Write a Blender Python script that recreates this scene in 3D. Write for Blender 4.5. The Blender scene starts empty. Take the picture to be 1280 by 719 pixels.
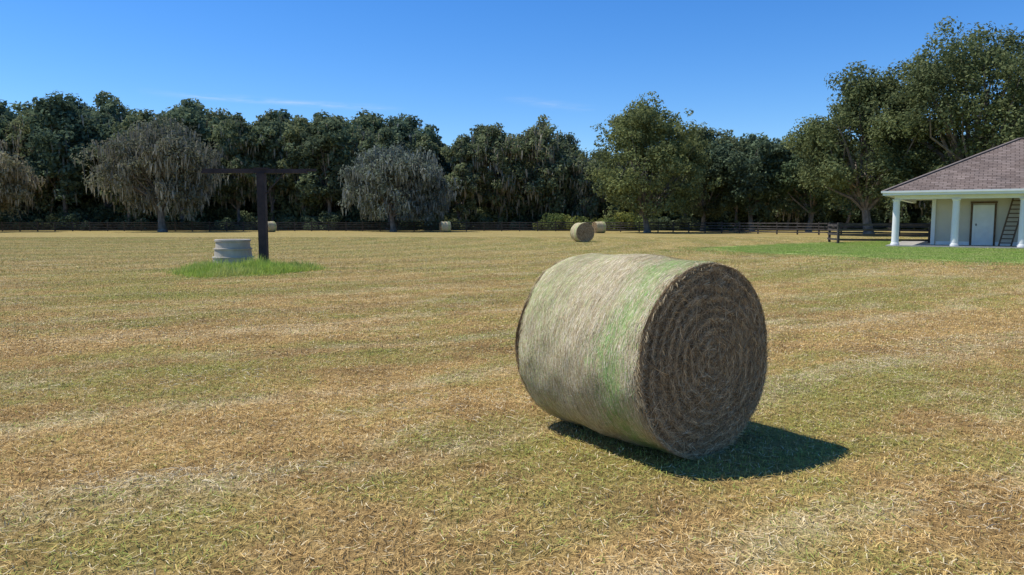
import bpy, bmesh, math, numpy as np
from mathutils import Vector, Euler
R = np.random.default_rng(7)
S = bpy.context.scene
S.view_settings.view_transform='Standard'; S.view_settings.look='None'; S.view_settings.exposure=0

# ---------------------------------------------------------------- helpers
def mesh_np(name, verts, faces, mats=(), attrs=None, matidx=None, smooth=False):
    verts=np.asarray(verts,dtype=np.float32).reshape(-1,3); faces=np.asarray(faces,dtype=np.int32)
    me=bpy.data.meshes.new(name); k=faces.shape[1]
    me.vertices.add(len(verts)); me.vertices.foreach_set('co',verts.ravel())
    me.loops.add(faces.size); me.loops.foreach_set('vertex_index',faces.ravel())
    me.polygons.add(len(faces)); me.polygons.foreach_set('loop_start',np.arange(0,faces.size,k,dtype=np.int32))
    if matidx is not None: me.polygons.foreach_set('material_index',np.asarray(matidx,dtype=np.int32))
    me.polygons.foreach_set('use_smooth',np.full(len(faces),smooth))
    me.update(calc_edges=True)
    for m in mats: me.materials.append(m)
    if attrs:
        for n,a in attrs.items():
            a=np.asarray(a,dtype=np.float32)
            if a.ndim==1:
                at=me.attributes.new(n,'FLOAT','POINT'); at.data.foreach_set('value',a)
            else:
                at=me.attributes.new(n,'FLOAT_COLOR','POINT')
                c=np.ones((len(a),4),dtype=np.float32); c[:,:3]=a; at.data.foreach_set('color',c.ravel())
    return me
def obj(name, me, parent=None, loc=(0,0,0), rotz=0, link=True):
    o=bpy.data.objects.new(name,me); o.location=loc; o.rotation_euler=(0,0,rotz)
    if link: S.collection.objects.link(o)
    if parent: o.parent=parent
    return o
def empty(name, loc=(0,0,0), rotz=0):
    o=bpy.data.objects.new(name,None); o.location=loc; o.rotation_euler=(0,0,rotz); S.collection.objects.link(o); return o
def ribbons(P,W):
    N,K,_=P.shape
    V=np.stack([P-W,P+W],axis=2).reshape(-1,3)
    base=(np.arange(N)*K*2)[:,None]+(np.arange(K-1)*2)[None,:]
    F=np.stack([base,base+1,base+3,base+2],axis=-1).reshape(-1,4)
    return V,F
def unit(v): return v/(np.linalg.norm(v,axis=-1,keepdims=True)+1e-9)
def rdir(n): return unit(R.normal(size=(n,3)))
class Geo:
    def __init__(s): s.v=[];s.f=[];s.m=[];s.n=0
    def add(s,v,f,m=0):
        v=np.asarray(v,float).reshape(-1,3); f=np.asarray(f,int)
        s.v.append(v); s.f.append(f+s.n); s.m.append(np.full(len(f),m)); s.n+=len(v)
    def box(s,c,d,m=0,M=None):
        c=np.array(c);h=np.array(d)/2
        v=np.array([[x,y,z] for x in(-1,1) for y in(-1,1) for z in(-1,1)])*h
        if M is not None: v=v@np.array(M).T
        s.add(v+c,[[0,1,3,2],[4,6,7,5],[0,4,5,1],[2,3,7,6],[0,2,6,4],[1,5,7,3]],m)
    def beam(s,a,b,w,h,m=0):
        a=np.array(a,float);b=np.array(b,float);d=unit(b-a)
        up=np.array([0,0,1.]) if abs(d[2])<.9 else np.array([0,1.,0])
        x=unit(np.cross(d,up)); z=np.cross(x,d)
        M=np.stack([x,d,z],axis=1)
        s.box((a+b)/2,(w,np.linalg.norm(b-a),h),m,M)
    def tube(s,P,r,k=7,m=0):
        P=np.asarray(P,float); n=len(P); V=[]
        for i in range(n):
            d=unit(P[min(i+1,n-1)]-P[max(i-1,0)])
            a=np.array([1.,0,0]) if abs(d[0])<.8 else np.array([0,1.,0])
            x=unit(np.cross(d,a)); y=np.cross(d,x)
            t=np.arange(k)*2*math.pi/k
            V.append(P[i]+r[i]*(np.cos(t)[:,None]*x+np.sin(t)[:,None]*y))
        V=np.concatenate(V); F=[]
        for i in range(n-1):
            for j in range(k):
                F.append([i*k+j,i*k+(j+1)%k,(i+1)*k+(j+1)%k,(i+1)*k+j])
        s.add(V,F,m)
    def lathe(s,prof,c,k=32,m=0):
        V=[];F=[]
        for (r,z) in prof:
            t=np.arange(k)*2*math.pi/k
            V.append(np.stack([c[0]+r*np.cos(t),c[1]+r*np.sin(t),np.full(k,c[2]+z)],1))
        for i in range(len(prof)-1):
            for j in range(k): F.append([i*k+j,i*k+(j+1)%k,(i+1)*k+(j+1)%k,(i+1)*k+j])
        s.add(np.concatenate(V),F,m)
    def mesh(s,name,mats,smooth=False):
        return mesh_np(name,np.concatenate(s.v),np.concatenate(s.f),mats,matidx=np.concatenate(s.m),smooth=smooth)

# ---------------------------------------------------------------- materials
def newmat(name):
    m=bpy.data.materials.new(name); m.use_nodes=True; nt=m.node_tree
    for n in list(nt.nodes): nt.nodes.remove(n)
    return m,nt
class NT:
    def __init__(s,nt): s.t=nt
    def n(s,ty,**kw):
        x=s.t.nodes.new(ty)
        for k,v in kw.items(): setattr(x,k,v)
        return x
    def l(s,a,b): s.t.links.new(a,b)
    def set(s,sock,v):
        if isinstance(v,bpy.types.NodeSocket): s.l(v,sock)
        else: sock.default_value=v
    def math(s,op,a,b=0,c=None,clamp=False):
        x=s.n('ShaderNodeMath',operation=op,use_clamp=clamp); s.set(x.inputs[0],a); s.set(x.inputs[1],b)
        if c is not None: s.set(x.inputs[2],c)
        return x.outputs[0]
    def noise(s,vec,scale,detail=4,rough=.55,dist=0):
        x=s.n('ShaderNodeTexNoise'); 
        if vec is not None: s.l(vec,x.inputs['Vector'])
        x.inputs['Scale'].default_value=scale;x.inputs['Detail'].default_value=detail;x.inputs['Roughness'].default_value=rough;x.inputs['Distortion'].default_value=dist
        return x.outputs['Fac']
    def mr(s,v,a,b,c=0,d=1):
        x=s.n('ShaderNodeMapRange'); s.set(x.inputs[0],v); 
        for i,q in enumerate((a,b,c,d)): x.inputs[i+1].default_value=q
        return x.outputs[0]
    def mix(s,f,a,b,bt='MIX'):
        x=s.n('ShaderNodeMix',data_type='RGBA',blend_type=bt); s.set(x.inputs[0],f)
        for so,v in ((x.inputs[6],a),(x.inputs[7],b)):
            if isinstance(v,tuple): so.default_value=(*v,1) if len(v)==3 else v
            else: s.l(v,so)
        return x.outputs[2]
    def comb(s,x,y,z):
        c=s.n('ShaderNodeCombineXYZ')
        for i,v in enumerate((x,y,z)): s.set(c.inputs[i],v)
        return c.outputs[0]
    def sep(s,v):
        c=s.n('ShaderNodeSeparateXYZ'); s.l(v,c.inputs[0]); return c.outputs
    def attr(s,name): return s.n('ShaderNodeAttribute',attribute_name=name)
    def pos(s): return s.n('ShaderNodeNewGeometry').outputs['Position']
    def objc(s): return s.n('ShaderNodeTexCoord').outputs['Object']
    def bump(s,h,st=.5,d=.02):
        b=s.n('ShaderNodeBump'); b.inputs['Strength'].default_value=st;b.inputs['Distance'].default_value=d;s.l(h,b.inputs['Height']);return b.outputs[0]
    def out(s,col,rough=.8,nrm=None,transl=0,spec=.3):
        p=s.n('ShaderNodeBsdfPrincipled'); s.set(p.inputs['Base Color'],(*col,1) if isinstance(col,tuple) else col)
        s.set(p.inputs['Roughness'],rough); p.inputs['Specular IOR Level'].default_value=spec
        if nrm is not None: s.l(nrm,p.inputs['Normal'])
        o=s.n('ShaderNodeOutputMaterial'); s.l(p.outputs[0],o.inputs[0])
    def diff(s,col,tr=0):
        d=s.n('ShaderNodeBsdfDiffuse');s.set(d.inputs[0],col);o=s.n('ShaderNodeOutputMaterial');sh=d.outputs[0]
        if tr:
            t=s.n('ShaderNodeBsdfTranslucent');s.set(t.inputs[0],col);m=s.n('ShaderNodeMixShader');m.inputs[0].default_value=tr;s.l(sh,m.inputs[1]);s.l(t.outputs[0],m.inputs[2]);sh=m.outputs[0]
        s.l(sh,o.inputs[0])
def simple(name,c1,c2,scale=3,rough=.8,bump=0,bs=None,spec=.3):
    m,nt=newmat(name);q=NT(nt);oc=q.objc();f=q.mr(q.noise(oc,scale,4),.3,.7)
    q.out(q.mix(f,c1,c2),rough,q.bump(q.noise(oc,bs or scale*4,4),bump,.01) if bump else None,spec=spec);return m

fg=bpy.data.node_groups.new('FieldColour','ShaderNodeTree')
fg.interface.new_socket('Color',in_out='OUTPUT',socket_type='NodeSocketColor')
fg.interface.new_socket('Pale',in_out='OUTPUT',socket_type='NodeSocketFloat')
fg.interface.new_socket('Green',in_out='OUTPUT',socket_type='NodeSocketFloat')
q=NT(fg);P=q.pos();px,py,pz=q.sep(P)
P2=q.comb(px,py,0)
dx=q.math('ADD',px,32.);dy=q.math('ADD',py,-62.)
rr=q.math('SQRT',q.math('ADD',q.math('MULTIPLY',dx,dx),q.math('MULTIPLY',dy,dy)))
th=q.math('ARCTAN2',dx,q.math('MULTIPLY',dy,-1.))
nB=q.noise(P2,.9,4,.65)
wob=q.math('MULTIPLY',q.math('SUBTRACT',q.noise(P2,.3,1),.5),2.0)
rw=q.math('ADD',rr,wob)
st=q.noise(q.comb(q.math('MULTIPLY',rw,.8),q.math('MULTIPLY',th,9.),0),1.,3,.65)
st2=q.noise(q.comb(q.math('MULTIPLY',rw,2.2),q.math('MULTIPLY',th,26.),5.),1.,2,.6)
nA=q.noise(P2,.15,3,.6);nC=q.noise(P2,7.,2,.7)
band=q.mr(q.math('SINE',q.math('MULTIPLY',rw,2*math.pi/4.6)),-.6,.6)
g=q.math('ADD',q.math('MULTIPLY',nA,1.0),q.math('ADD',q.math('MULTIPLY',nB,.9),q.math('MULTIPLY',st2,.6)))
g=q.math('ADD',g,q.math('MULTIPLY',band,.08))
green=q.mr(g,1.20,1.50)
# raked windrow traces
wr=q.math('POWER',q.math('MAXIMUM',q.math('SINE',q.math('MULTIPLY',rw,2*math.pi/2.3)),0.),5.)
pale=q.mr(q.math('ADD',q.math('MULTIPLY',st,1.),q.math('MULTIPLY',nC,.35)),.70,.86)
pale=q.math('MULTIPLY',pale,q.mr(nB,.40,.56))
pale=q.math('MAXIMUM',pale,q.math('MULTIPLY',wr,q.mr(q.math('ADD',nB,q.math('MULTIPLY',nC,.5)),.62,.85,0,.7)))
c=q.mix(q.mr(nC,.35,.65),(.43,.285,.112),(.56,.395,.165))
c=q.mix(q.math('MULTIPLY',q.mr(nB,.50,.34),.55),c,(.31,.20,.085))
c=q.mix(q.math('MULTIPLY',green,.8),c,(.32,.305,.08))
c=q.mix(q.math('MULTIPLY',pale,.75),c,(.66,.54,.33))
c=q.mix(q.math('MULTIPLY',q.mr(py,10.,42.),.55),c,(.51,.44,.17))
dark=q.mr(st2,.53,.68)
c=q.mix(q.math('MULTIPLY',dark,.4),c,(.29,.195,.09))
bl=q.mr(band,0,1,1.06,.93)
c=q.mix(1.,c,q.comb(bl,bl,bl),'MULTIPLY')
o=q.n('NodeGroupOutput');q.l(c,o.inputs[0]);q.l(pale,o.inputs[1]);q.l(green,o.inputs[2])

m_ground,nt=newmat('field_soil');q=NT(nt);G=q.n('ShaderNodeGroup',node_tree=fg)
P=q.pos();f1=q.noise(P,28.,3,.7);f3=q.noise(P,1.6,5,.75)
col=q.mix(q.mr(f1,.3,.7),(.5,.46,.40),(1.1,1.1,1.1))
col=q.mix(1.,G.outputs[0],col,'MULTIPLY')
col=q.mix(1.,col,q.mix(q.mr(f3,.35,.68),(.72,.70,.65),(1.12,1.12,1.1)),'MULTIPLY')
q.out(col,.95,q.bump(f1,.9,.05),spec=.1)

m_blade,nt=newmat('grass_blades');q=NT(nt);G=q.n('ShaderNodeGroup',node_tree=fg)
r=q.attr('rnd').outputs['Fac']
v=q.mix(r,(.88,.84,.74),(1.65,1.6,1.5));c=q.mix(1.,G.outputs[0],v,'MULTIPLY')
r2=q.attr('kind').outputs['Fac']
gm=q.math('LESS_THAN',r2,q.math('MULTIPLY_ADD',G.outputs[2],.48,.05))
c=q.mix(gm,c,(.35,.385,.09))
sm=q.math('GREATER_THAN',r2,q.math('MULTIPLY_ADD',G.outputs[1],-.3,.90))
c=q.mix(sm,c,(.78,.64,.38))
q.diff(c)

def greenmat(name,a,b,d=(.33,.3,.12),dm=.6):
    m,nt=newmat(name);q=NT(nt);r=q.attr('rnd').outputs['Fac'];P=q.pos()
    c=q.mix(r,a,b);c=q.mix(q.math('MULTIPLY',q.mr(q.noise(P,.8,2,.6),.42,.65),dm),c,d)
    q.diff(c,.25);return m
m_lawn=greenmat('lawn_blades',(.21,.32,.06),(.36,.46,.12),(.46,.44,.18))
m_lawn_s,nt=newmat('lawn_turf');q=NT(nt);P=q.pos()
c=q.mix(q.mr(q.noise(P,3.,6,.75),.3,.7),(.18,.26,.05),(.30,.39,.10));c=q.mix(q.math('MULTIPLY',q.mr(q.noise(P,.35,4),.45,.65),.8),c,(.36,.35,.14));q.out(c,.9,q.bump(q.noise(P,20.,4),.8,.04),spec=.1)
m_tall=greenmat('tall_grass_blades',(.24,.36,.05),(.46,.58,.13),(.5,.49,.18),.6)

def leafmat(name,a,b,tr=.3,vary=.35):
    m,nt=newmat(name);q=NT(nt);r=q.attr('rnd').outputs['Fac'];cl=q.attr('clump').outputs['Fac']
    c=q.mix(r,a,b);c=q.mix(1.,c,q.mix(cl,(1-vary,1-vary,1-vary),(1+vary,1+vary*.9,1+vary*.6)),'MULTIPLY')
    oi=q.n('ShaderNodeObjectInfo').outputs['Random']
    c=q.mix(1.,c,q.mix(oi,(.8,.92,1.0),(1.22,1.12,.95)),'MULTIPLY')
    q.diff(c,tr);return m
m_leaf=leafmat('oak_leaves',(.095,.132,.080),(.21,.25,.15),.35)
m_leaf_y=leafmat('light_leaves',(.12,.155,.068),(.25,.285,.135),.35)
m_leaf_b=leafmat('big_oak_leaves',(.078,.112,.056),(.195,.23,.118),.35)
m_mossl=leafmat('mossy_leaves',(.125,.138,.095),(.25,.255,.185),.25,.35)
m_moss=leafmat('spanish_moss',(.19,.18,.148),(.37,.35,.29),.2,.3)
m_hedge=leafmat('hedge_leaves',(.14,.18,.06),(.27,.30,.11))
m_bark=simple('bark',(.11,.095,.08),(.27,.235,.2),2.,.95)

# ---------------------------------------------------------------- world, sun, camera
sv=Vector((-.584,.116,1)).normalized()
el=math.asin(sv.z); az=math.atan2(sv.x,sv.y)
w=bpy.data.worlds.new("World");S.world=w;w.use_nodes=True;nt=w.node_tree;nt.nodes.clear();q=NT(nt)
sky=q.n('ShaderNodeTexSky',sky_type='NISHITA');sky.sun_disc=False;sky.sun_elevation=el;sky.sun_rotation=az%(2*math.pi)
sky.air_density=1.0;sky.dust_density=.15;sky.ozone_density=3.;sky.altitude=30
hs=q.n('ShaderNodeHueSaturation');hs.inputs['Saturation'].default_value=1.32;q.l(sky.outputs[0],hs.inputs['Color'])
skc=q.mix(1.,hs.outputs[0],(.80,.98,1.25),'MULTIPLY')
D=q.n('ShaderNodeTexCoord').outputs['Generated'];x,y,z=q.sep(D);zz=q.math('MAXIMUM',z,.02)
cx=q.math('DIVIDE',x,zz);cy=q.math('DIVIDE',y,zz);cp=q.comb(cx,cy,0)
def trail(a,b,wd,amt):
    L=math.hypot(b[0]-a[0],b[1]-a[1]);ux,uy=(b[0]-a[0])/L,(b[1]-a[1])/L
    X=q.math('ADD',cx,-a[0]);Y=q.math('ADD',cy,-a[1])
    t=q.math('ADD',q.math('MULTIPLY',X,ux),q.math('MULTIPLY',Y,uy))
    s=q.math('ADD',q.math('MULTIPLY',X,-uy),q.math('MULTIPLY',Y,ux))
    s=q.math('ADD',s,q.math('MULTIPLY',q.math('SUBTRACT',q.noise(cp,1.5,2),.5),.3))
    m=q.mr(q.math('ABSOLUTE',s),0,wd,1,0)
    m=q.math('MULTIPLY',m,m)
    e=q.math('MULTIPLY',q.mr(t,0,L*.3),q.mr(t,L*.7,L,1,0))
    n=q.mr(q.noise(cp,3.,3,.65),.35,.7)
    return q.math('MULTIPLY',q.math('MULTIPLY',m,e),q.math('MULTIPLY',n,amt))
cl=q.math('ADD',trail((-2.95,5.9),(-1.0,6.9),.3,.4),trail((-.1,6.15),(.75,6.95),.3,.22))
c=q.mix(cl,skc,(6.5,6.9,7.4))
bg=q.n('ShaderNodeBackground');bg.inputs[1].default_value=.128;q.l(c,bg.inputs[0]);o=q.n('ShaderNodeOutputWorld');q.l(bg.outputs[0],o.inputs[0])
sl=bpy.data.lights.new('sun','SUN');sl.energy=5.0;sl.angle=math.radians(.5);sl.color=(1,.955,.88)
so=obj('sun',sl,loc=(-20,5,40));so.rotation_euler=sv.to_track_quat('Z','Y').to_euler()
cam=bpy.data.cameras.new('camera');cam.lens=26;cam.sensor_width=36;cam.clip_end=3000;cam.clip_start=.05
co=obj('camera',cam,loc=(0,0,1.65));co.rotation_euler=(math.radians(90-5.22),0,0);S.camera=co

# ---------------------------------------------------------------- ground
gx=np.concatenate([[-900,-400,-150],np.linspace(-80,80,41),[150,400,900]]);gy=np.concatenate([[-300,-60],np.linspace(-10,150,41),[250,500,1500]])
X,Y=np.meshgrid(gx,gy);V=np.stack([X,Y,0*X],-1).reshape(-1,3);nx=len(gx)
F=[[j*nx+i,j*nx+i+1,(j+1)*nx+i+1,(j+1)*nx+i] for j in range(len(gy)-1) for i in range(nx-1)]
obj('ground',mesh_np('ground',V,F,[m_ground]))
lp=np.array([[10.2,41.5],[12,38],[14.5,34],[17.5,30],[22,26.5],[30,23],[45,18],[60,18],[62,60],[40,66],[24,55],[17,49],[12,45]],float)
dense=[]
for i in range(len(lp)):
    a,b=lp[i],lp[(i+1)%len(lp)];n=14
    for k in range(n): dense.append(a+(b-a)*k/n)
dense=np.array(dense)+R.normal(size=(len(dense),2))*.22
bm=bmesh.new();vs=[bm.verts.new((p[0],p[1],.004)) for p in dense];bm.faces.new(vs);bmesh.ops.triangulate(bm,faces=bm.faces[:])
me=bpy.data.meshes.new('lawn');bm.to_mesh(me);bm.free();me.materials.append(m_lawn_s);obj('lawn',me)

def blades(n,size,h0,h1,w,lie=.18,mat=None,lean=.9,disk=None):
    base=np.zeros((n,3));base[:,:2]=(R.random((n,2))-.5)*size
    if disk is not None:
        a=R.random(n)*2*math.pi;rr=np.sqrt(R.random(n))*(1+.15*R.normal(size=n)*R.random(n)+.10*np.sin(3*a)+.06*np.sin(7*a+1));base[:,0]=disk[0]*rr*np.cos(a);base[:,1]=disk[1]*rr*np.sin(a)
    h=h0+(h1-h0)*R.random(n)**1.6
    if disk is not None: h*=np.clip(1.35-rr*.7,.35,1.2)*(.8+.4*np.sin(base[:,0]*3.1+1)*np.sin(base[:,1]*2.3))
    a=R.random(n)*2*math.pi;d=np.stack([np.cos(a),np.sin(a),0*a],1)
    tl=R.random(n)*lean
    lying=R.random(n)<lie
    tl=np.where(lying,1.45,tl);h=np.where(lying,h*1.6+.02,h)
    z=np.array([0,0,1.])
    p1=base+h[:,None]*.5*(np.cos(tl)[:,None]*z+np.sin(tl)[:,None]*d)
    tl2=np.minimum(tl+.35*R.random(n),1.62)
    p2=p1+h[:,None]*.5*(np.cos(tl2)[:,None]*z+np.sin(tl2)[:,None]*d)
    base[:,2]+=np.where(lying,.012+.015*R.random(n),-.005);p1[:,2]+=np.where(lying,.012,0);p2[:,2]+=np.where(lying,.012,0)
    P=np.stack([base,p1,p2],1)
    b=a+math.pi/2+R.normal(size=n)*.5;wd=np.stack([np.cos(b),np.sin(b),0*b],1)*(w*(.6+.8*R.random(n)))[:,None]/2
    W=np.stack([wd,wd*.85,wd*.15],1)
    V,F=ribbons(P,W);r=np.repeat(R.random(n),6);k=np.repeat(R.random(n),6)
    return mesh_np('blades',V,F,[mat],{'rnd':r,'kind':k})
def instancer(name,pts,rots,scales,protos):
    col=bpy.data.collections.new(name+'_parts')
    for p in protos: col.objects.link(p)
    me=bpy.data.meshes.new(name);pts=np.asarray(pts,dtype=np.float32);me.vertices.add(len(pts));me.vertices.foreach_set('co',pts.ravel())
    a=me.attributes.new('rz','FLOAT','POINT');a.data.foreach_set('value',np.asarray(rots,dtype=np.float32))
    a=me.attributes.new('sc','FLOAT_VECTOR','POINT');a.data.foreach_set('vector',np.asarray(scales,dtype=np.float32).ravel())
    a=me.attributes.new('pick','INT','POINT');a.data.foreach_set('value',(R.integers(0,len(protos),len(pts))).astype(np.int32))
    o=obj(name,me);ng=bpy.data.node_groups.new(name,'GeometryNodeTree')
    ng.interface.new_socket('Geometry',in_out='INPUT',socket_type='NodeSocketGeometry');ng.interface.new_socket('Geometry',in_out='OUTPUT',socket_type='NodeSocketGeometry')
    N=ng.nodes.new;L=ng.links.new
    gi=N('NodeGroupInput');go=N('NodeGroupOutput');ip=N('GeometryNodeInstanceOnPoints');ci=N('GeometryNodeCollectionInfo')
    ci.inputs['Collection'].default_value=col;ci.inputs['Separate Children'].default_value=True;ci.inputs['Reset Children'].default_value=True
    def na(n,t):
        x=N('GeometryNodeInputNamedAttribute');x.data_type=t;x.inputs['Name'].default_value=n
        return [s for s in x.outputs if s.enabled and s.name=='Attribute'][0]
    cx=N('ShaderNodeCombineXYZ');L(na('rz','FLOAT'),cx.inputs[2])
    L(gi.outputs[0],ip.inputs['Points']);L(ci.outputs[0],ip.inputs['Instance']);ip.inputs['Pick Instance'].default_value=True
    L(na('pick','INT'),ip.inputs['Instance Index']);L(cx.outputs[0],ip.inputs['Rotation']);L(na('sc','FLOAT_VECTOR'),ip.inputs['Scale'])
    L(ip.outputs[0],go.inputs[0]);md=o.modifiers.new('instances','NODES');md.node_group=ng
    return o
def tiles(y0,y1,size,marg):
    out=[];y=y0
    while y<y1:
        hw=(y+size)*.72+marg;x=-math.ceil(hw/size)*size
        while x<=hw: out.append((x+size/2,y+size/2,0));x+=size
        y+=size
    return out
def inlawn(x,y):
    c=False;n=len(lp)
    for i in range(n):
        x1,y1=lp[i];x2,y2=lp[(i+1)%n]
        if (y1>y)!=(y2>y) and x<(x2-x1)*(y-y1)/(y2-y1)+x1: c=not c
    return c
def grid(name,pts,protos):
    n=len(pts);instancer(name,pts,R.integers(0,4,n)*math.pi/2,np.ones((n,3)),protos)
def pr(n,*a,**k): return [obj('blade_tile',blades(*a,**k),link=False) for _ in range(n)]
grid('mown_grass',tiles(1,9,1.,1.5),pr(5,3300,1.0,.010,.040,.0042,lie=.40,mat=m_blade))
grid('mown_grass',tiles(9,23,2.,2),pr(5,4000,2.0,.010,.040,.0085,lie=.40,mat=m_blade))
pts=tiles(23,71,4.,3)
grid('mown_grass',[p for p in pts if not inlawn(p[0],p[1])],pr(4,3800,4.,.010,.040,.019,mat=m_blade))
lt=[p for p in tiles(21,59,2.,6) if inlawn(p[0],p[1])and inlawn(p[0]-.8,p[1])]
grid('lawn_grass',lt,pr(3,1600,2.1,.02,.07,.018,lie=.02,mat=m_lawn))
lt2=[p for p in tiles(19,59,2.,6) if p not in lt and (inlawn(p[0]+1.6,p[1]+1.2) or inlawn(p[0]+.5,p[1]+2.4) or inlawn(p[0],p[1]))]
grid('lawn_edge_grass',lt2,pr(3,500,2.6,.03,.08,.016,lie=.02,mat=m_lawn))
tm=blades(15000,1,.06,.48,.015,lie=.03,mat=m_tall,lean=.8,disk=(2.15,2.5))
obj('tall_grass_patch',tm,loc=(-8.65,23.9,0))

# ---------------------------------------------------------------- hay bales
m_strand,nt=newmat('hay_strands');q=NT(nt);q.diff(q.attr('col').outputs['Color'])
m_bside,nt=newmat('bale_wrap');q=NT(nt);oc=q.objc();x,y,z=q.sep(oc)
n1=q.noise(q.comb(q.math('MULTIPLY',x,55.),q.math('MULTIPLY',y,3.),q.math('MULTIPLY',z,3.)),1.,4,.65)
n2=q.noise(oc,5.,5,.6);n3=q.noise(oc,45.,4,.7)
c=q.mix(q.mr(n1,.35,.65),(.36,.29,.155),(.64,.54,.34))
xx=q.math('ADD',x,q.math('MULTIPLY',q.math('SUBTRACT',n2,.5),.4))
g1=q.mr(q.math('ABSOLUTE',q.math('SUBTRACT',xx,.42)),.02,.2,1,0)
c=q.mix(q.math('MULTIPLY',g1,q.mr(n3,.3,.6,.3,.7)),c,(.32,.45,.15))
q.out(c,.75,q.bump(n3,.4,.01),spec=.2)
m_bface,nt=newmat('bale_end');q=NT(nt);oc=q.objc()
c=q.mix(q.mr(q.noise(oc,14.,5,.7),.3,.7),(.13,.09,.05),(.30,.22,.13));q.out(c,.95,q.bump(q.noise(oc,40.,5,.7),1.,.03),spec=.1)

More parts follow.
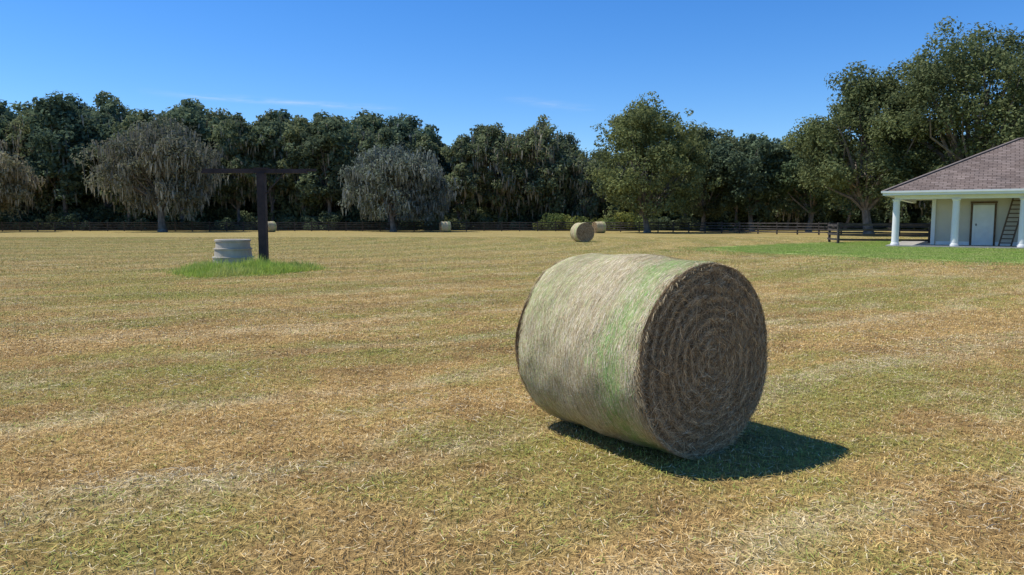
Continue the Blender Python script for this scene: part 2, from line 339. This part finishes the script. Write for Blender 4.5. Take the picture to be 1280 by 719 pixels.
def bale_mesh(L,r,ns,nf,sw=.0035,seed=0):
    rg=np.random.default_rng(seed)
    K=112
    bul=.035
    def ex(rr): return L/2-.012+bul*(1-(rr/r)**2)
    xs=np.linspace(-L/2+.04,L/2-.04,24)
    rl=[0.,r*.25,r*.5,r*.7,r*.85,r-.06,r-.03]
    rings=[(-ex(v),v) for v in rl]+[(-L/2+.012,r-.012)]+[(x,r) for x in xs]+[(L/2-.012,r-.012)]+[(ex(v),v) for v in rl[::-1]]
    ph=rg.random(8)*6.28
    def rad(x,a,rr):
        f=rr/r
        d=.010*np.sin(3*a+ph[0]+2*x)+.007*np.sin(5*a+ph[1]-5*x)+.007*np.sin(9*x+ph[2])+.003*np.sin(11*a+17*x+ph[3])+.002*np.sin(19*a-9*x+ph[6])
        d=d-.026*np.clip((np.abs(x)-L*.38)/(L*.12),0,1)**2.2
        return rr+d*f
    def place(x,a,rr):
        R2=rad(x,a,rr);Y=R2*np.cos(a);Z=R2*np.sin(a)
        Z=np.maximum(Z,-r+.025+0*Z)
        return np.stack([x+0*Y,Y,Z],-1)
    a=np.arange(K)*2*math.pi/K;V=[];F=[];M=[]
    for (x,rr) in rings: V.append(place(np.full(K,x),a,rr))
    for i in range(len(rings)-1):
        for j in range(K): F.append([i*K+j,i*K+(j+1)%K,(i+1)*K+(j+1)%K,(i+1)*K+j]);M.append(1 if (i<6 or i>=len(rings)-7) else 0)
    V=np.concatenate(V);nv=len(V);cols=np.ones((nv,3))*.3
    allV=[V];allF=[np.array(F)];allM=[np.array(M)];allC=[cols]
    def addr(P,W,C):
        v,f=ribbons(P,W);f=f+sum(len(q) for q in allV);allV.append(v);allF.append(f);allM.append(np.full(len(f),2));allC.append(np.repeat(C,P.shape[1]*2,axis=0))
    n=ns;x=rg.uniform(-L/2+.01,L/2-.01,n);a0=rg.random(n)*2*math.pi;ln=rg.uniform(.015,.09,n)/r;dr=rg.normal(size=n)*.14
    loose=rg.random(n)<.22;dr=np.where(loose,rg.normal(size=n)*1.4,dr);ln=np.where(loose,ln*.55,ln)
    P=[];W=[]
    for t in(-.5,0,.5):
        aa=a0+ln*t;xx=np.clip(x+dr*ln*r*t,-L/2,L/2)
        off=.0015+.0025*rg.random(n)+np.where(loose,.0035*abs(t)*2*rg.random(n),0)
        P.append(place(xx,aa,r+off));W.append(np.stack([np.full(n,1.),0*x,0*x],1)*(sw*(.35+.65*(t==0)))*rg.uniform(.4,1.1,n)[:,None]/1.8)
    straw=np.array([.68,.56,.34]);pale=np.array([.80,.71,.50]);br=np.array([.43,.32,.17]);gr=np.array([.35,.52,.17]);gp=np.array([.57,.60,.28])
    pn=lambda f,s:(np.sin(f*x*3+s)+np.sin(2*a0+f*x+s*2)+np.sin(5*a0-2*f*x+s*3)+np.sin(9*a0+5*f*x+s))/4
    p1=pn(1.7,ph[4]);p2=pn(2.9,ph[5])
    u=np.clip(rg.random(n)+.12*p1,0,1);C=np.where((u<.40)[:,None],straw,np.where((u<.82)[:,None],pale,br))
    xw=x+.05*np.sin(2*a0+1)+.03*np.sin(7*a0)+.05*rg.normal(size=n)
    pg=np.exp(-((xw-.42)/.125)**2)*(.70+.35*p2);C=np.where((rg.random(n)<pg)[:,None],gr,C)
    pg=np.clip((-xw-.0)/.5,0,1)*(.45+.4*p1);C=np.where((rg.random(n)<pg)[:,None],gp,C)
    C=np.where((rg.random(n)<.10)[:,None],gp,C)
    turn=.5+.5*np.sin(x*74+1.1*np.sin(a0))*np.sin(x*31+2)
    C=C*(.86+.2*turn)[:,None]*rg.uniform(.65,1.12,(n,1));addr(np.stack(P,1),np.stack(W,1),C)
    for sgn in(1,-1):
        n=nf;rr=r*np.sqrt(rg.random(n))*.985;a0=rg.random(n)*2*math.pi;ln=rg.uniform(.03,.16,n);dr=rg.normal(size=n)*.28
        loose=rg.random(n)<.25;dr=np.where(loose,rg.normal(size=n)*2.,dr);ln=np.where(loose,ln*.6,ln)
        rj=rr/r*9+a0/(2*math.pi)+.22*np.sin(3*a0+rr*9)+.12*np.sin(7*a0+rr*20)
        coil=np.sin(rj*2*math.pi)*.009+.008*np.sin(4*a0+rr*11)*np.sin(rr*17+a0)
        P=[];W=[];rrad=np.maximum(rr,.05)
        for t in(-.5,0,.5):
            aa=a0+ln*t/rrad;r3=np.clip(rr+dr*ln*t,0,r-.016)
            off=.012+.012*rg.random(n)+coil+np.where(loose,.012*rg.random(n),0)
            P.append(np.stack([sgn*(ex(r3)+off),r3*np.cos(aa),np.maximum(r3*np.sin(aa),-r+.02)],1))
            wd=np.stack([rg.normal(size=n)*.4,np.cos(aa),np.sin(aa)],1)
            W.append(wd*(sw*(.35+.65*(t==0)))*rg.uniform(.5,1.3,n)[:,None]/1.6)
        bd=.5+.5*np.sin(rj*2*math.pi+1.3)
        u=rg.random(n);C=np.where((u<.5)[:,None],np.array([.44,.32,.18]),np.where((u<.8)[:,None],np.array([.62,.485,.295]),np.array([.22,.15,.08])))
        C=C*(.70+.48*bd)[:,None]*rg.uniform(.6,1.25,(n,1));addr(np.stack(P,1),np.stack(W,1),C)
        n=nf//6;a0=rg.random(n)*2*math.pi;ln=rg.uniform(.02,.08,n);p0=place(np.full(n,sgn*(L/2-.02))+rg.normal(size=n)*.015,a0,r-.004)
        d=np.stack([sgn*np.abs(rg.normal(size=n))*.9,-np.sin(a0)*1.5+np.cos(a0)*.15*rg.random(n),np.cos(a0)*1.5+np.sin(a0)*.15],1)
        d=unit(d);p1_=p0+d*ln[:,None]*.5;p2_=p1_+unit(d+np.array([0,0,-.4]))*ln[:,None]*.5
        P=np.stack([p0,p1_,p2_],1);P[:,:,2]=np.maximum(P[:,:,2],-r+.02);wd=rdir(n)*sw*.5;W=np.stack([wd,wd,wd*.3],1)
        addr(P,W,np.tile(np.array([.60,.48,.28]),(n,1))*rg.uniform(.6,1.2,(n,1)))
    return mesh_np('hay_bale',np.concatenate(allV),np.concatenate(allF),[m_bside,m_bface,m_strand],{'col':np.concatenate(allC)},np.concatenate(allM))
BL,BR=1.29,.695
nn=np.array([.588,-.809])
bm1=bale_mesh(BL,BR,60000,34000,seed=1)
c=np.array([1.35,5.06])-nn*BL/2
b=obj('hay_bale',bm1,loc=(c[0],c[1],BR-.02),rotz=math.atan2(nn[1],nn[0]))
bm2=bale_mesh(1.3,.74,6000,4000,sw=.012,seed=2)
for (x,y,rz) in((5.3,56,-1.3),(10.9,93,.4),(-9.0,100,.3),(-33.,101,.9)):
    obj('hay_bale',bm2,loc=(x,y,.71),rotz=rz)

def scraps(n,cx,cy,lx,ly,rot):
    a=R.normal(size=(n,2))*[lx,ly];p=np.zeros((n,3));cs,sn=math.cos(rot),math.sin(rot)
    p[:,0]=cx+a[:,0]*cs-a[:,1]*sn;p[:,1]=cy+a[:,0]*sn+a[:,1]*cs;p[:,2]=.02+.02*R.random(n)
    d=rdir(n);d[:,2]*=.2;l=R.uniform(.03,.12,n)[:,None];P=np.stack([p-d*l/2,p+[0,0,.008],p+d*l/2],1);w=rdir(n)*.002
    return P,np.stack([w,w*1.2,w*.5],1)
Ps=[];Ws=[]
for a in((260,-2.05,4.6,.4,.12,.2),(300,-3.2,7.6,1.,.3,.55),(400,-4.6,11.3,1.6,.5,.5),(500,6.0,11.6,1.8,.4,.75),(400,4.6,8.8,1.,.3,.75),(300,-.6,6.3,.6,.4,.5),(300,2.9,3.9,.6,.4,.4),(500,-1,13.5,2.4,.6,.5)):
    p,w_=scraps(*a);Ps.append(p);Ws.append(w_)
V,F=ribbons(np.concatenate(Ps),np.concatenate(Ws));n=len(V)//6
C=np.repeat(np.array([.66,.55,.36])*R.uniform(.65,1.2,(n,1)),6,axis=0)
obj('hay_scraps',mesh_np('hay_scraps',V,F,[m_strand],{'col':C}))

# ---------------------------------------------------------------- post, planter
m_dark=simple('dark_timber',(.022,.017,.018),(.06,.044,.042),4,.7,.4)
m_conc=simple('cast_stone',(.36,.32,.25),(.52,.47,.38),2.5,.9,.4,40)
pe=empty('timber_gallows_post',(-8.66,25.8,0),math.radians(3))
g=Geo();g.box((0,0,1.62),(.27,.27,3.26));g.box((0,0,.12),(.34,.34,.26));obj('post',g.mesh('post',[m_dark]),pe)
g=Geo();g.box((-.2,0,3.33),(3.55,.17,.15));g.box((-1.55,0,3.28),(.95,.12,.07));g.box((1.62,0,3.37),(.5,.12,.08));g.box((-.0,.0,3.42),(.5,.21,.05));obj('crossbar',g.mesh('crossbar',[m_dark]),pe)
g=Geo();g.beam((.12,0,2.55),(.78,0,3.26),.035,.035);g.beam((.5,0,3.25),(.5,0,3.02),.02,.02);obj('brace',g.mesh('brace',[m_dark]),pe)
g=Geo();prof=[(.70,0),(.70,.04),(.68,.30),(.71,.31),(.71,.35),(.64,.36),(.62,.60),(.65,.61),(.65,.65),(.59,.66),(.575,.88),(.61,.89),(.61,.95),(.59,.965),(.51,.965),(.49,.95),(.49,.55),(.0,.55)]
g.lathe(prof,(0,0,0),40)
obj('tiered_stone_planter',g.mesh('planter',[m_conc]),loc=(-9.95,26.4,0))

# ---------------------------------------------------------------- fences
m_fence=simple('fence_boards',(.035,.03,.027),(.09,.078,.068),2,.8,.2)
def fence(name,path,h=1.35,rails=4,sp=2.5,w=.04):
    g=Geo()
    for i in range(len(path)-1):
        a=np.array(path[i],float);b=np.array(path[i+1],float);L=np.linalg.norm(b-a);n=max(1,round(L/sp));d=(b-a)/L;nr=np.array([d[1],-d[0]])
        for k in range(n+1):
            if k==n and i<len(path)-2: continue
            p=a+(b-a)*k/n+R.normal(size=2)*.02;g.box((p[0],p[1],h/2+.03),(.14,.14,h+.06+R.random()*.06))
            if k<n:
                for r_ in range(rails):
                    z=.28+(h-.38)*r_/(rails-1)+R.normal()*.012;p0=a+(b-a)*k/n+nr*.09;p1=a+(b-a)*(k+1)/n+nr*.09
                    g.beam((*(p0+d*.01),z),(*(p1-d*.01),z+R.normal()*.012),w,.14)
    obj(name,g.mesh(name,[m_fence]))
fence('board_fence',[(-115,107),(-60,110),(-12,110),(9,108)])
fence('board_fence',[(10.5,106),(19.7,100),(35.5,80),(46,76),(70,74)])
fence('board_fence',[(23.6,55.2),(22.9,52),(26.4,51.3),(31,50.6)],h=1.4)

# ---------------------------------------------------------------- stable building
m_wall=simple('stucco',(.56,.50,.40),(.62,.56,.46),1.5,.85,.15,30)
m_white=simple('white_paint',(.72,.72,.70),(.80,.80,.78),2,.5)
m_soff=simple('soffit_paint',(.55,.50,.40),(.6,.55,.45),2,.7)
m_slab=simple('concrete_slab',(.32,.3,.27),(.42,.4,.36),2,.9)
m_roof,nt=newmat('shingles');q=NT(nt);oc=q.objc()
bt=q.n('ShaderNodeTexBrick');bt.offset=.5
at=q.attr('uvr').outputs['Vector'];q.l(at,bt.inputs['Vector'])
bt.inputs['Color1'].default_value=(.145,.112,.095,1);bt.inputs['Color2'].default_value=(.23,.185,.16,1);bt.inputs['Mortar'].default_value=(.075,.058,.05,1)
bt.inputs['Scale'].default_value=1.;bt.inputs['Mortar Size'].default_value=.022;bt.inputs['Brick Width'].default_value=.45;bt.inputs['Row Height'].default_value=.26
c=q.mix(1.,bt.outputs[0],q.mix(q.mr(q.noise(oc,.9,5,.7),.3,.7),(.8,.8,.8),(1.2,1.17,1.13)),'MULTIPLY')
q.out(c,.9,q.bump(bt.outputs['Fac'],-.6,.03),spec=.1)
m_wood=simple('old_wood',(.10,.06,.035),(.17,.11,.07),6,.8)
st=empty('stable_building',(22.9,46,0),math.atan2(-.541,.841))
W_,D_,E_,RH=24,14,3.4,6.85
e=[(0,0,E_),(W_,0,E_),(W_,D_,E_),(0,D_,E_)];r1=(7,7,RH);r2=(W_-7,7,RH)
bm=bmesh.new();lay=bm.verts.layers.float_vector.new('uvr')
for pts_,ax in (([e[0],e[1],r2,r1],0),([e[2],e[3],r1,r2],0),([e[3],e[0],r1],1),([e[1],e[2],r2],1)):
    vs=[]
    for p in pts_:
        v=bm.verts.new(p)
        run=min(p[1],D_-p[1]) if ax==0 else min(p[0],W_-p[0])
        v[lay]=Vector((p[ax],math.hypot(run,p[2]-E_),0));vs.append(v)
    bm.faces.new(vs)
me=bpy.data.meshes.new('roof');bm.to_mesh(me);bm.free();me.materials.append(m_roof);obj('roof',me,st)
g=Geo();g.beam((7,7,RH+.02),(W_-7,7,RH+.02),.3,.06)
g.beam((0,0,E_+.02),(7,7,RH+.02),.26,.05);g.beam((0,D_,E_+.02),(7,7,RH+.02),.26,.05);g.beam((W_,0,E_+.02),(W_-7,7,RH+.02),.26,.05);g.beam((W_,D_,E_+.02),(W_-7,7,RH+.02),.26,.05)
obj('ridge_caps',g.mesh('ridge_caps',[simple('ridge_cap',(.14,.11,.09),(.2,.165,.14),3)]),st)
g=Geo()
g.box((W_/2,.02,E_-.13),(W_-.08,.05,.24));g.box((W_/2,D_-.02,E_-.13),(W_-.08,.05,.24));g.box((.02,D_/2,E_-.13),(.05,D_,.24));g.box((W_-.02,D_/2,E_-.13),(.05,D_,.24))
g.box((W_/2,-.05,E_-.04),(W_,.09,.11));g.box((-.05,D_/2,E_-.04),(.09,D_+.2,.11))
g.box((W_/2,.72,E_-.36),(W_-1.2,.3,.24));g.box((.72,D_/2,E_-.36),(.3,D_-1.8,.24))
obj('fascia',g.mesh('fascia',[m_white]),st)
g=Geo();g.box((W_/2,D_/2,E_-.215),(W_-.2,D_-.2,.04));obj('soffit',g.mesh('soffit',[m_soff]),st)
g=Geo()
cp_=[(.0,0),(.25,0),(.25,.12),(.215,.16),(.205,.5),(.19,2.72),(.235,2.76),(.235,2.80),(.19,2.82),(.19,2.84)]
for x in [.72,3.9,7.25,10.6,13.9,17.2,20.5,23.2]:
    g.lathe(cp_,(x,.72,.08),20);g.box((x,.72,2.905),(.46,.46,.03))
obj('columns',g.mesh('columns',[m_white]),st)
g=Geo();g.box((W_/2,D_/2,.04),(W_-.5,D_-.5,.09));obj('porch_slab',g.mesh('slab',[m_slab]),st)
g=Geo();g.box((2.6+9.5,3+4.5,1.62),(19,9,3.1));obj('walls',g.mesh('walls',[m_wall]),st)
g=Geo()
g.box((2.62,2.98,1.6),(.22,.22,3.0));g.box((12.1,2.975,.2),(18.6,.05,.22))
obj('trim',g.mesh('trim',[m_white]),st)
for dx_,nm in((4.73,'door'),(13.5,'door_2')):
    g=Geo();g.box((dx_+.56,2.975,1.32),(1.12,.06,2.44));yf=2.93
    for z in(.17,1.25,1.45,2.5): g.box((dx_+.56,yf,z),(1.10,.03,.12),0)
    for x in(.07,1.05): g.box((dx_+x,yf-.004,1.33),(.12,.03,2.42))
    for z0,z1 in((.22,1.2),(1.5,2.45)):
        g.beam((dx_+.12,yf-.008,z0),(dx_+1.0,yf-.008,z1),.03,.09);g.beam((dx_+1.0,yf-.014,z0),(dx_+.12,yf-.014,z1),.03,.09)
    g.box((dx_-.06,2.96,1.35),(.1,.1,2.6),1);g.box((dx_+1.18,2.96,1.35),(.1,.1,2.6),1);g.box((dx_+.56,2.955,2.72),(1.4,.1,.12),1)
    g.box((dx_+.2,2.9,1.36),(.05,.06,.14),2)
    obj(nm,g.mesh(nm,[m_white,m_wood,m_dark]),st)
g=Geo()
for x in(9.2,17.5):
    g.box((x,2.97,1.8),(1.2,.06,1.2),0);g.box((x,2.935,1.8),(1.04,.02,1.04),1);g.box((x,2.92,1.8),(.05,.02,1.04),0);g.box((x,2.915,1.8),(1.04,.02,.05),0)
obj('windows',g.mesh('windows',[m_white,simple('dark_glass',(.02,.025,.03),(.03,.035,.04),1,.15,spec=.5)]),st)
le=empty('wooden_ladder',st.location[:],st.rotation_euler[2]);g=Geo()
A=np.array([6.15,2.1,.1]);Bt=np.array([6.75,2.85,2.95]);off=np.array([.62,0,0])
g.beam(A,Bt,.09,.06);g.beam(A+off,Bt+off,.09,.06)
for k in range(11):
    p=A+(Bt-A)*(k+.7)/11.3;g.beam(p,p+off,.07,.07)
obj('rails_and_rungs',g.mesh('ladder',[m_wood]),le)

# ---------------------------------------------------------------- trees
def crown_pts(n,w,h0,h1,top=.62,lo=.35):
    t=R.random(n)**.8;prof=np.where(t<top,lo+(1-lo)*np.sin(t/top*math.pi/2),np.sqrt(np.clip(1-((t-top)/(1-top))**2,0,1)))
    a=R.random(n)*2*math.pi;rr=w/2*prof*R.random(n)**.42
    return np.stack([rr*np.cos(a),rr*np.sin(a),h0+(h1-h0)*t],1)
def tree_mesh(name,h,w,base,ncl,nl,ls,leaf,moss=0,crad=.12,trunk=.35,top=.62,lo=.35,sub=9):
    g=Geo()
    C=crown_pts(ncl,w*.86,base+h*.06,h-h*.07,top,lo);cr=w*crad*R.uniform(.7,1.25,ncl)
    fork=np.array([R.normal()*.3,R.normal()*.3,base*.75+h*.06]);mid=fork*np.array([.5,.5,.5])
    g.tube([[0,0,-.1],[.02,.0,.4],mid,fork],[trunk*1.5,trunk*1.1,trunk*.9,trunk*.8],8,1)
    idx=R.permutation(ncl)[:max(10,ncl//2)]
    for i in idx:
        e_=C[i];r0=trunk*R.uniform(.28,.5);m1=fork+(e_-fork)*.35+np.array([*(R.normal(size=2)*.3),-abs(R.normal())*.02*h+.03*h]);m2=fork+(e_-fork)*.7+R.normal(size=3)*w*.02
        g.tube([fork-[0,0,.3],m1,m2,e_],[r0,r0*.7,r0*.4,r0*.12],5,1)
        for k in range(2):
            s=C[R.integers(ncl)]
            if np.linalg.norm(s-m2)<w*.3: g.tube([m2,(m2+s)/2+R.normal(size=3)*.3,s],[r0*.35,r0*.22,.02],4,1)
    Vw=np.concatenate(g.v);Fw=np.concatenate(g.f)
    Sc=[];Sr=[];Sk=[]
    for i in range(ncl):
        k=sub;d=rdir(k);d[:,2]*=.95;Sc.append(C[i]+d*cr[i]*R.uniform(.4,1.4,(k,1)));Sr.append(cr[i]*R.uniform(.22,.7,k));Sk.append(np.full(k,R.random()))
    Sc=np.concatenate(Sc);Sr=np.concatenate(Sr);Sk=np.concatenate(Sk)
    pr_=Sr**2;pr_/=pr_.sum();id_=R.choice(len(Sc),nl,p=pr_)
    d=rdir(nl);d[:,2]*=.85;p=Sc[id_]+d*(Sr[id_]*R.random(nl)**.5*1.2)[:,None]
    nrm=unit(d*.8+rdir(nl)*.8+[0,0,.45]);a=unit(np.cross(nrm,rdir(nl)));b_=np.cross(nrm,a);s=ls*R.uniform(.55,1.3,nl)[:,None]
    V=np.stack([p-a*s*.75,p-b_*s*.4,p+a*s*.75,p+b_*s*.4],1).reshape(-1,3);F=np.arange(nl*4).reshape(-1,4)
    rn=np.repeat(R.random(nl),4);ck=np.repeat(np.clip(Sk[id_]*.6+.4*R.random(len(Sc))[id_],0,1),4);M=np.zeros(nl)
    if moss:
        n=moss;id2=R.integers(0,len(Sc),n);p=Sc[id2]+rdir(n)*Sr[id2][:,None]*.9;ln=R.uniform(.4,2.2,n)*h*.05
        low=np.maximum(p[:,2]-ln,1.5);ln=np.maximum(p[:,2]-low,.1)
        sw_=R.normal(size=(n,3))*.1;sw_[:,2]=0
        P=np.stack([p,p+sw_-np.array([0,0,1])*ln[:,None]*.5,p+sw_*1.5-np.array([0,0,1])*ln[:,None]],1)
        wd=rdir(n);wd[:,2]=0;wd=unit(wd)*ls*R.uniform(.16,.42,n)[:,None];W=np.stack([wd*.7,wd,wd*.15],1)
        v,f=ribbons(P,W);F=np.concatenate([F,f+len(V)]);V=np.concatenate([V,v]);rn=np.concatenate([rn,np.repeat(R.random(n),6)]);ck=np.concatenate([ck,np.repeat(Sk[id2],6)]);M=np.concatenate([M,np.full(len(f),2)])
    nV=len(V);V=np.concatenate([V,Vw]);F=np.concatenate([F,Fw+nV]);M=np.concatenate([M,np.ones(len(Fw))])
    z=np.zeros(len(Vw));return mesh_np(name,V,F,[leaf,m_bark,m_moss],{'rnd':np.concatenate([rn,z]),'clump':np.concatenate([ck,z])},M)
protos=[]
for i in range(7):
    protos.append(obj('woodland_tree',tree_mesh('woodland_tree',16,[10,12,9,11,13,10,9][i],[2.2,3.5,2,4,2.5,3,1.5][i],[30,38,28,34,40,26,30][i],13000,.40,m_leaf,moss=[500,1800,500,200,1600,700,2200][i],crad=.14,trunk=.32),link=False))
tx=[-115,-83,-78,-71,-64,-59,-53,-44,-38,-31,-25,-18,-13,-5,1,4,8,12,22,31,34,40,47,55,70,120];tz=[19,19.8,17.6,20.,19.5,17.5,19.5,18.3,18.3,17.,17.8,17.6,16,15.3,16.3,16.5,13.5,12.,13.,14,14.5,13.5,14,14,15,16]
pts=[];sc=[];rz=[]
for row,(d0,k0,sp) in enumerate(((121,1.0,6.4),(130,1.0,6.8),(141,.99,7.4))):
    x=-118+row*2.3
    while x<118:
        y=d0+R.normal()*1.8-(0 if x<25 else (x-25)*.28 if row<2 else 0);xr=x+R.normal()*1.3
        h=np.interp(xr*121/ y if row else xr,tx,tz)*(y/120)*k0*R.uniform(.86,1.06);s=h/16
        pts.append((xr,y,0));sc.append((s*R.uniform(.85,1.1),)*2+(s,));rz.append(R.random()*6.28);x+=sp*R.uniform(.75,1.25)
instancer('tree_line',pts,rz,sc,protos)
def bush_mesh(leaf,n=2600,ls=.33):
    k=26;c=R.normal(size=(k,3))*[1.6,1.,.0];c[:,2]=R.uniform(.3,2.4,k);r_=R.uniform(.5,1.1,k);i=R.integers(0,k,n);d=rdir(n);p=c[i]+d*r_[i][:,None];p[:,2]=np.abs(p[:,2])
    nr=unit(d+rdir(n));a=unit(np.cross(nr,rdir(n)));b_=np.cross(nr,a);s=ls*R.uniform(.6,1.3,n)[:,None]
    V=np.stack([p-a*s*.7,p-b_*s*.4,p+a*s*.7,p+b_*s*.4],1).reshape(-1,3)
    return mesh_np('bush',V,np.arange(4*n).reshape(-1,4),[leaf],{'rnd':np.repeat(R.random(n),4),'clump':np.repeat(R.random(k)[i],4)})
bp=[obj('bush',bush_mesh(m_leaf),link=False) for _ in range(4)]
pts=[];sc=[];rz=[]
for d0,sp,hh in((117,4.2,.7),(125,3.,1.3),(135,2.8,2.),(150,3.4,2.4)):
    x=-118
    while x<118:
        if not(d0==117 and (4<x<16 or x>30)): 
            pts.append((x,d0+R.normal()-(0 if x<25 else (x-25)*.2),0));s=hh*R.uniform(.6,1.25);sc.append((s,s,s));rz.append(R.random()*6.28)
        x+=sp*R.uniform(.7,1.3)
instancer('undergrowth',pts,rz,sc,bp)
hp=[obj('hedge_bush',bush_mesh(m_hedge,2500,.28),link=False) for _ in range(2)]
pts=[(x,113+R.normal()*.5,0) for x in np.arange(5,19,1.7)]
instancer('hedge',pts,R.random(len(pts))*6.28,[(s,s,s*1.1) for s in R.uniform(.4,.8,len(pts))],hp)

def tree(name,x,y,**k):
    me=tree_mesh(name,**k);obj(name,me,loc=(x,y,0),rotz=R.random()*6.28)
tree('moss_oak_tree',-49,104,h=13.8,w=17.5,base=3.,ncl=58,nl=19000,ls=.30,leaf=m_mossl,moss=6500,crad=.12,trunk=.5,top=.5)
tree('moss_oak_tree',-16.8,105,h=11.4,w=16.5,base=2.2,ncl=58,nl=18000,ls=.28,leaf=m_mossl,moss=8500,crad=.11,trunk=.4,top=.3,lo=.9)
tree('moss_oak_tree',-74,104,h=12,w=14,base=2.5,ncl=44,nl=16000,ls=.30,leaf=m_mossl,moss=6000,crad=.13,trunk=.45)
tree('maple_tree',17.5,96,h=16.6,w=16,base=1.6,ncl=90,nl=44000,ls=.26,leaf=m_leaf_y,crad=.105,trunk=.4,top=.42,lo=.7)
tree('oak_tree',27,105,h=14,w=11,base=2.6,ncl=38,nl=18000,ls=.32,leaf=m_leaf,crad=.14,trunk=.3)
tree('oak_tree',33,102,h=12.6,w=12,base=3.,ncl=40,nl=20000,ls=.32,leaf=m_leaf,crad=.13,trunk=.35)
tree('oak_tree',40,100,h=13,w=13,base=2.5,ncl=40,nl=20000,ls=.32,leaf=m_leaf_b,crad=.13,trunk=.35)
tree('oak_tree',38,79,h=16.6,w=17.5,base=2.4,ncl=80,nl=50000,ls=.24,leaf=m_leaf_b,crad=.10,trunk=.5,top=.5,lo=.6)
tree('oak_tree',44.8,73,h=19.7,w=20.5,base=3.6,ncl=90,nl=62000,ls=.23,leaf=m_leaf_b,crad=.095,trunk=.6,top=.62,lo=.55)
tree('oak_tree',56,72,h=18.2,w=20,base=3.4,ncl=80,nl=48000,ls=.24,leaf=m_leaf_b,crad=.095,trunk=.6,top=.58,lo=.5)
tree('oak_tree',68,70,h=18,w=19,base=3,ncl=60,nl=25000,ls=.32,leaf=m_leaf_b,crad=.12,trunk=.6)
print('done')
